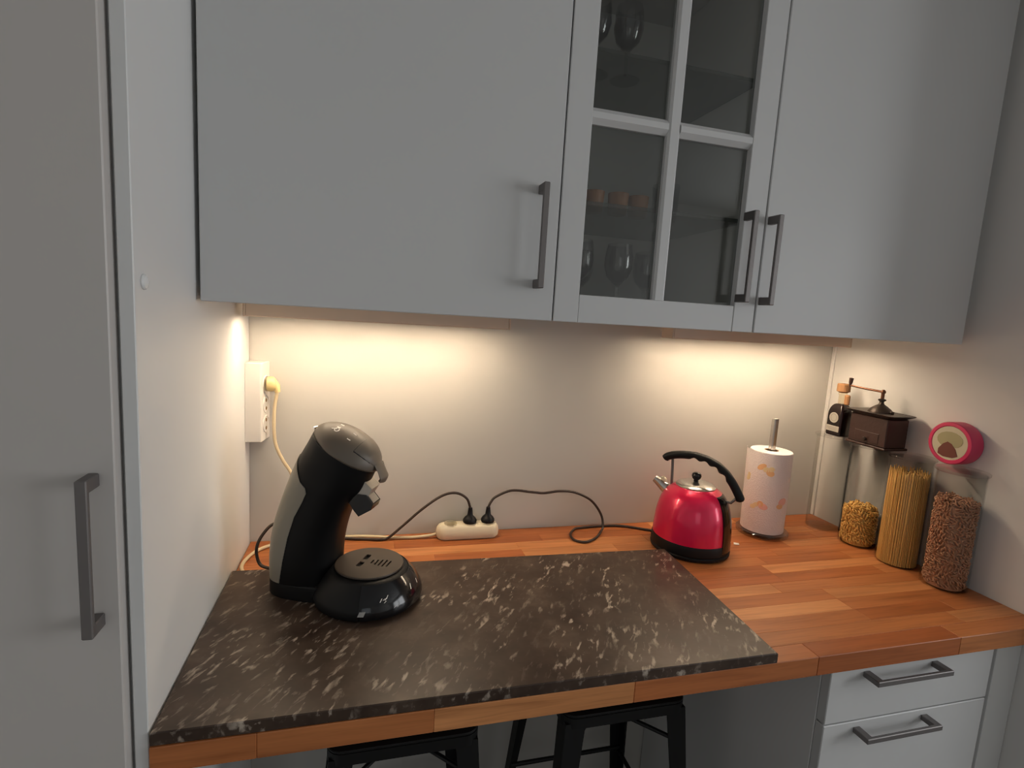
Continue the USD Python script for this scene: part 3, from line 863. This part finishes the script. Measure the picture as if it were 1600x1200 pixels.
# right-angled plug in the corner socket box
pg = [rev([(0, 0), (.0165, 0), (.0175, .003), (.0172, .012), (.012, .018), (0, .0185)], 28)]
pgm = place(pg[0], [(0, 1, 0), (0, 0, 1), (1, 0, 0)], (.0440, -.030, 1.293))
arm = tube([(.055, -.030, 1.297), (.063, -.030, 1.288), (.0658, -.030, 1.274)], (.0095, .0085, .0060), 14)
part(ps, 'plug', [pgm, arm], 'plug_yellow', world=True, smooth=40, label='yellowed right-angle plug')

# ------------------------------------------------------------------ socket box on the cupboard side in the corner
sb = thing('wall_socket', 'white surface-mounted triple socket box in the left corner above the worktop', 'wall socket', (.02, -.03, 1.160))
fp_ = np.array([(.0004, -.052), (.030, -.052), (.0335, -.0505), (.0355, -.0475), (.0435, -.0006), (.0004, -.0006)])
bx = prism(fp_, 1.160, 1.343, .0016)
e0 = np.array((.0355, -.0475, 0)); e1 = np.array((.0435, -.0006, 0)); ed = (e1 - e0) / np.linalg.norm(e1 - e0); en = np.array((ed[1] * 1, -ed[0], 0)); en = en if en[0] > 0 else -en
mid = (e0 + e1) / 2
part(sb, 'box', bx, 'socket_white', world=True, smooth=30)
for z in (1.293, 1.2445, 1.198):
    pl_ = rev([(.0165, -.001), (.0205, -.001), (.0195, .0016), (.0172, .0016)], 36)
    so = part(sb, 'socket', place(pl_, [ed, (0, 0, 1), en], mid + np.array((0, 0, z)) + en * .0002), 'socket_white', world=True, smooth=40)
    if z < 1.29:
        well = rev([(0, .0), (.0164, .0), (.0164, .0006), (0, .0006)], 32)
        part(so, 'socket_well', place(well, [ed, (0, 0, 1), en], mid + np.array((0, 0, z)) + en * .0001), 'socket_white', world=True, smooth=40)
        hole = rev([(0, .0), (.0042, .0), (.0042, .0006), (0, .0006)], 16)
        for hz in (-.0095, .0095):
            part(so, 'socket_hole', place(hole, [ed, (0, 0, 1), en], mid + np.array((0, 0, z + hz)) + en * .0006), 'socket_hole', world=True, smooth=40)

# ------------------------------------------------------------------ storage jars along the right wall
JX, JR, JH = 1.6195, .0475, .281
JY = (-.098, -.216, -.335, -.456)
JL = ('empty clear storage jar in the back corner, under the dark bottle', 'clear storage jar a third full of yellow spiral pasta', 'clear storage jar full of spaghetti', 'clear storage jar of brown wholegrain pasta, nearest the front of the worktop')
for y, lb in zip(JY, JL):
    t = thing('storage_jar', lb, 'jar', (JX, y, .9003))
    part(t, 'jar_body', rev([(0, 0), (JR - .002, 0), (JR, .002), (JR, JH), (JR - .0018, JH), (JR - .0018, .003), (0, .003)], 64), 'jar_plastic', smooth=40, label='clear thin-walled jar')
    part(t, 'jar_lid', rev([(0, JH + .0005), (JR + .0035, JH + .0005), (JR + .0045, JH + .002), (JR + .0045, JH + .0055), (JR + .003, JH + .0068), (0, JH + .0068)], 64), 'lid_plastic', smooth=40, label='clear flat lid')
LIDZ = .9003 + JH + .0068


def spiral(L, r, turns, sides=6, n=16):
    out_ = []
    for ph_ in (0, math.pi):
        z = np.linspace(-L / 2, L / 2, n)
        a = ph_ + z / L * turns * 2 * math.pi
        out_.append(tube(np.column_stack([r * np.cos(a), r * np.sin(a), z]), r * .55, sides - 1))
    return join(out_)


def rot_rand(rng, flat=1.0):
    a, b = rng.uniform(0, 2 * np.pi), rng.uniform(-.5, .5) * flat
    d_ = np.array((math.cos(a) * math.cos(b), math.sin(a) * math.cos(b), math.sin(b)))
    u = np.cross(d_, (0, 0, 1.0)); u /= np.linalg.norm(u); v = np.cross(d_, u)
    return np.array([u, v, d_])


def fill(y, top, piece, seed, step, flat, half):
    """Pieces packed against the jar's wall and on the heap's top (the inside of the heap is one core)."""
    rng = np.random.default_rng(seed)
    ms = []
    R = JR - .0022
    core_r = R - .008
    ms.append(tm(rev([(0, .0034), (core_r, .0034), (core_r, top - .010), (0, top - .006)], 24)))
    z = .0145
    while z < top:
        n = int(2 * np.pi * R / step)
        off = rng.uniform(0, 6.28)
        for i in range(n):
            a = off + 2 * np.pi * i / n + rng.uniform(-.1, .1)
            tilt = rng.uniform(-1, 1) * (flat if z > .022 else .25)
            d_ = np.array((-math.sin(a) * math.cos(tilt), math.cos(a) * math.cos(tilt), math.sin(tilt)))
            u = np.array((math.cos(a), math.sin(a), 0)); v = np.cross(d_, u)
            rr = R - .0076 - rng.uniform(0, .0015)
            ms.append(place(piece, [u, v, d_], (rr * math.cos(a), rr * math.sin(a), z + rng.uniform(-.003, .003))))
        z += .0085
    for i in range(46):
        a, r_ = rng.uniform(0, 6.28), (R - .015) * math.sqrt(rng.uniform(0, 1))
        ms.append(place(piece, rot_rand(rng, .8), (r_ * math.cos(a), r_ * math.sin(a), top - .004 + rng.uniform(0, .008))))
    m = join(ms)
    m.apply_translation((JX, y, .9003))
    return m


fz = spiral(.022, .0038, 1.3)
solo('spiral_pasta', fill(JY[1], .108, fz, 3, .019, .9, .012), 'fusilli', 'yellow spiral pasta heaped in the jar beside the empty one', 'pasta', kind='stuff', smooth=True)
pz = spiral(.022, .0035, 1.2)
solo('wholegrain_pasta', fill(JY[3], .213, pz, 5, .019, 1.2, .013), 'wholegrain', 'reddish brown wholegrain pasta filling the frontmost jar', 'pasta', kind='stuff', smooth=True)
rng = np.random.default_rng(9)
ms = [tm(mf.Manifold.cylinder(.235, JR - .0075, JR - .0075, 32).translate((0, 0, .0036)))]
n_sp = 96
for i in range(n_sp):
    a = 2 * np.pi * i / n_sp + rng.uniform(-.02, .02)
    r0, r1 = JR - .0046 - rng.uniform(0, .0014), JR - .0046 - rng.uniform(0, .0014)
    b = a + rng.uniform(-.05, .05)
    ms.append(tube([(r0 * math.cos(a), r0 * math.sin(a), .0036), (r1 * math.cos(b), r1 * math.sin(b), .250 + rng.uniform(-.010, .004))], .00115, 5))
for i in range(110):
    a, r_ = rng.uniform(0, 6.28), (JR - .008) * math.sqrt(rng.uniform(0, 1))
    ms.append(tube([(r_ * math.cos(a), r_ * math.sin(a), .2), (r_ * math.cos(a), r_ * math.sin(a), .250 + rng.uniform(-.012, .004))], .00115, 5))
spm = join(ms); spm.apply_translation((JX, JY[2], .9003))
solo('spaghetti', spm, 'spaghetti', 'upright yellow spaghetti filling the third jar from the corner', 'pasta', kind='stuff', smooth=True)

# ------------------------------------------------------------------ on the jars: bottle, coffee mill, round tin
bt = thing('bottle', 'small dark square-shouldered bottle with a cork, on the back jar beside the coffee mill', 'bottle', (JX - .004, -.108, LIDZ + .0004))
bw, bd, bh = .052, .042, .096       # along y, along x, shoulder height
def brect(z, k=1.0, r=.007):
    return [(q[0], q[1], z) for q in rrect(bd * k, bw * k, min(r, bd * k * .45), 5)]
rings = [brect(0, .93), brect(.003, 1.0), brect(.060, 1.0)]
for t in np.linspace(0, 1, 8)[1:]:
    a = t * math.pi / 2
    kx, ky = (bd / 2 - .010) * (math.cos(a)) + .010, (bw / 2 - .010) * (math.cos(a)) + .010
    z = .060 + .034 * math.sin(a)
    rr_ = min(.007 + .003 * t, kx * .98)
    rings.append([(q[0], q[1], z) for q in rrect(2 * kx, 2 * ky, rr_ * .98, 5)])
part(bt, 'bottle_body', loft(rings), 'bottle_dark', smooth=40, label='dark glass bottle body')
part(bt, 'neck', rev([(0, .0935), (.0102, .0935), (.0100, .120), (.0118, .1215), (.0118, .127), (0, .127)], 32), 'neck_glass', smooth=40, label='clear glass neck')
part(bt, 'cork', rev([(0, .1272), (.0105, .1272), (.0175, .131), (.0175, .150), (.0160, .1535), (0, .1535)], 32), 'cork', smooth=40, label='light brown cork')
lbp = part(bt, 'round_label', place(rev([(0, 0), (.0155, 0), (.0155, .0006), (0, .0006)], 40), [(0, 1, 0), (0, 0, 1), (-1, 0, 0)], (-bd / 2 - .0001, 0.000, .053)), 'label_paper', label='round pale grey label')
part(lbp, 'label_ring', place(rev([(.0095, 0.0005), (.0110, 0.0005), (.0110, .0009), (.0095, .0009)], 40), [(0, 1, 0), (0, 0, 1), (-1, 0, 0)], (-bd / 2 - .0001, 0.000, .053)), 'label_ring')
lb2 = part(bt, 'label', rbox(-bd / 2 - .0008, -bd / 2 + .001, -.0215, .0215, .012, .029, .0003), 'label_paper', label='rectangular pale label')
for z, w_ in ((.0235, .016), (.0205, .018), (.0175, .013)):
    part(lb2, 'printed_line', rbox(-bd / 2 - .0011, -bd / 2 - .0006, -w_, w_, z, z + .0011, .0001), 'label_ring')
part(bt, 'cork_tag', rbox(-.014, -.004, -.033, -.017, .094, .124, .003), 'cork', label='light brown wooden tag hanging at the neck')

ml = thing('coffee_mill', 'antique dark wooden coffee mill with crank, standing on the jar lids', 'coffee mill', (JX - .006, -.234, LIDZ + .0004))
mx, my, mh = .036, .056, .083
part(ml, 'foot_board', rbox(-mx - .004, mx + .004, -my - .004, my + .004, 0, .006, .0015), 'mill_wood')
part(ml, 'wooden_box', rbox(-mx, mx, -my, my, .0062, mh, .002), 'mill_wood', label='dark red-brown wooden box')
dr = part(ml, 'drawer', rbox(-mx - .0012, -mx + .004, -.036, .036, .012, .040, .0008), 'mill_wood')
part(dr, 'knob', place(rev([(0, 0), (.003, 0), (.003, .003), (.0055, .006), (.004, .009), (0, .0095)], 20), [(0, 1, 0), (0, 0, 1), (-1, 0, 0)], (-mx - .001, 0, .020)), 'mill_metal', smooth=40)
def rr3(w, h, z, r):
    return [(q[0], q[1], z) for q in rrect(w, h, r, 5)]
part(ml, 'top_plate', loft([rr3(2 * mx - .006, 2 * my - .006, mh + .0002, .006), rr3(2 * mx + .002, 2 * my + .002, mh + .003, .006), rr3(2 * mx + .022, 2 * my + .026, mh + .0085, .012), rr3(2 * mx + .024, 2 * my + .030, mh + .0105, .013), rr3(2 * mx + .018, 2 * my + .022, mh + .0115, .012), rr3(2 * mx - .01, 2 * my - .01, mh + .0105, .006)]), 'mill_metal', smooth=40, label='flared dark metal top')
part(ml, 'dome', rev([(0, mh + .0105), (.030, mh + .0105), (.029, mh + .014), (.024, mh + .020), (.015, mh + .027), (.0075, mh + .032), (.0055, mh + .036), (.0055, mh + .040), (.0095, mh + .043), (.0095, mh + .0455), (.005, mh + .0475), (0, mh + .0475)], 48), 'mill_metal', smooth=40, label='dark metal hopper dome')
part(ml, 'wing_nut', [mf.Manifold.sphere(.0045, 16).translate((0, -.033, mh + .0145)), rbox(-.002, .002, -.039, -.030, mh + .011, mh + .0185, .001)], 'mill_metal', smooth=40)
cp = part(ml, 'crank', [rev([(0, mh + .0476), (.0042, mh + .0476), (.0042, mh + .062), (.0062, mh + .0635), (.0062, mh + .068), (.003, mh + .072), (0, mh + .0725)], 24),
                        tube([(0, 0, mh + .066), (-.010, .045, mh + .068), (-.018, .086, mh + .071)], (.0032, .0030, .0026), 10)], 'crank_metal', smooth=40, label='thin brown metal crank arm')
part(cp, 'crank_knob', tube([(-.018, .088, mh + .068), (-.0182, .088, mh + .074), (-.0186, .087, mh + .080), (-.0188, .086, mh + .092), (-.0188, .086, mh + .093)], (.0028, .0035, .0050, .0055, .002), 16), 'mill_wood', smooth=40, label='small turned wooden crank knob')

TR = .0515
tn = thing('round_tin', 'round pink-rimmed tin standing on edge on the jars against the right wall', 'tin', (W - .0225, -.408, LIDZ + TR + .0002))
AX = [(0, 1, 0), (0, 0, 1), (-1, 0, 0)]
part(tn, 'tin_side', place(rev([(0, -.021), (TR - .002, -.021), (TR, -.018), (TR, .0165), (TR - .002, .019), (TR - .009, .0195), (TR - .0105, .0175), (0, .0175)], 80), AX, (0, 0, 0)), 'tin_pink', smooth=40, label='deep pink side and rim')
tf = part(tn, 'picture_face', place(rev([(0, .0174), (TR - .0105, .0174), (TR - .0105, .0181), (0, .0181)], 64), AX, (0, 0, 0)), 'tin_face', label='pale yellow-green picture on the lid')


def blob(cy, cz, pts, m, name, x0=.0180):
    P = np.array([(cy + a, cz + b) for a, b in pts])
    part(tf, name, mf.Manifold.hull_points(np.array([(-x, a, b) for a, b in P for x in (x0, x0 + .0006)])), m, smooth=False)


blob(0, .008, [(.030 * math.cos(t), .020 * math.sin(t)) for t in np.arange(16) * np.pi / 8], 'tin_olive', 'picture_patch')
blob(.0, -.022, [(.023, -.008), (.0235, .004), (.014, .018), (.004, .025), (-.006, .021), (-.016, .010), (-.023, -.006), (-.012, -.012), (.010, -.013)], 'tin_brown', 'picture_patch', .0185)

# ------------------------------------------------------------------ glassware behind the glass door
def wine_glass(name_label, x, y, z, s=1.0):
    t = thing('wine_glass', name_label, 'wine glass', (x, y, z), 0, 'stemmed glasses behind the glass door')
    pr = [(0, .0), (.030, .0), (.031, .0012), (.012, .004), (.004, .008), (.0033, .035), (.0036, .055), (.010, .061), (.024, .075), (.0305, .098), (.029, .125), (.026, .142), (.0248, .142), (.0278, .124), (.0290, .098), (.0228, .077), (.009, .0635), (0, .062)]
    part(t, 'glass', rev([(r * s, z_ * s) for r, z_ in pr], 40), 'wine_glass', smooth=40)
    return t


CZ = ZB + .0243
w1 = wine_glass('stemmed wine glass on the cupboard floor at the far left of the left pane', 0.6860, -0.2850, CZ, 1.02)
for loc, lb in (((0.7819, -0.2750, CZ), 'stemmed wine glass on the cupboard floor beside the mullion, behind the left pane'),
                ((0.7591, -0.1150, CZ), 'stemmed wine glass at the back of the cupboard floor, between the two front glasses'),
                ((0.8961, -0.1850, CZ), 'stemmed wine glass on the cupboard floor behind the lower right pane'),
                ((0.7017, -0.2450, 1.9866), 'stemmed wine glass on the top glass shelf, left one of the pair'),
                ((0.7742, -0.2450, 1.9866), 'stemmed wine glass on the top glass shelf, right one of the pair')):
    dup(w1, loc, 0, lb)
cup0 = None
CUPL = ('small brown cup on the middle glass shelf, leftmost of the row', 'small brown cup on the middle glass shelf, second from the left', 'small brown cup on the middle glass shelf, third from the left', 'small brown cup on the middle glass shelf, rightmost of the row')
for k, x in enumerate((0.6717, 0.7237, 0.7779, 0.8288)):
    if k == 0:
        cup0 = thing('small_cup', CUPL[0], 'cup', (x, -.255, 1.7110), 0, 'brown cups on the middle shelf')
        part(cup0, 'cup', rev([(0, 0), (.0175, 0), (.020, .003), (.0225, .045), (.0212, .045), (.0185, .005), (0, .004)], 40), 'cup_brown', smooth=40)
    else:
        dup(cup0, (x, -.255 + .006 * (k % 2), 1.7110), 0, CUPL[k])
gt = thing('glass_tumbler', 'clear tumbler on the middle glass shelf behind the right pane', 'tumbler', (0.9136, -.215, 1.7110))
part(gt, 'glass', rev([(0, 0), (.026, 0), (.028, .003), (.031, .085), (.0298, .085), (.0268, .006), (0, .005)], 40), 'wine_glass', smooth=40)

# ------------------------------------------------------------------ stools under the worktop
def make_stool(label, loc):
    t = thing('bar_stool', label, 'stool', loc, 0, 'black metal stools under the worktop')
    h, w = .65, .148
    seat = prism(rrect(2 * w, 2 * w, .03, 6), h - .006, h, .0015)
    part(t, 'seat', seat, 'stool_black')
    rim_o, rim_i = rrect(2 * w, 2 * w, .03, 6), rrect(2 * w - .006, 2 * w - .006, .027, 6)
    part(t, 'seat_rim', mf.Manifold.extrude(mf.CrossSection([rim_o]) - mf.CrossSection([rim_i]), .024).translate((0, 0, h - .0305)), 'stool_black')
    foot = []
    for sx, sy in ((-1, -1), (1, -1), (1, 1), (-1, 1)):
        top = np.array((sx * (w - .004), sy * (w - .004), h - .02)); bot = np.array((sx * (w + .045), sy * (w + .045), 0.0))
        pts1, pts2 = [], []
        for p, wd in ((top, .046), (bot, .022)):
            pts1 += [p, p + (-sx * wd, 0, 0), p + (0, -sy * .004, 0), p + (-sx * wd, -sy * .004, 0)]
            pts2 += [p, p + (0, -sy * wd, 0), p + (-sx * .004, 0, 0), p + (-sx * .004, -sy * wd, 0)]
        part(t, 'leg', mf.Manifold.hull_points(np.array(pts1)) + mf.Manifold.hull_points(np.array(pts2)), 'stool_black', smooth=False)
        foot.append((top, bot))
    for i in range(4):
        a, b = foot[i], foot[(i + 1) % 4]
        k = .62 if i % 2 else .60
        p0, p1 = a[0] * (1 - k) + a[1] * k, b[0] * (1 - k) + b[1] * k
        cen = np.array((0, 0, p0[2]))
        p0, p1 = p0 + (cen - p0) * .03, p1 + (cen - p1) * .03
        part(t, 'foot_rail', tube([p0, p1], .006, 10), 'stool_black', smooth=40)
    for i in range(2):
        p0, p1 = foot[i][0] * .86 + foot[i][1] * .14, foot[i + 2][0] * .86 + foot[i + 2][1] * .14
        part(t, 'brace', tube([p0 * (.97, .97, 1), p1 * (.97, .97, 1) + (0, 0, .013 * i)], .005, 8), 'stool_black', smooth=40)
    return t


s0 = make_stool('black metal stool tucked under the left part of the worktop', (.355, -.259, 0))
dup(s0, (.833, -.259, 0), 0, 'black metal stool tucked under the worktop next to the drawers')
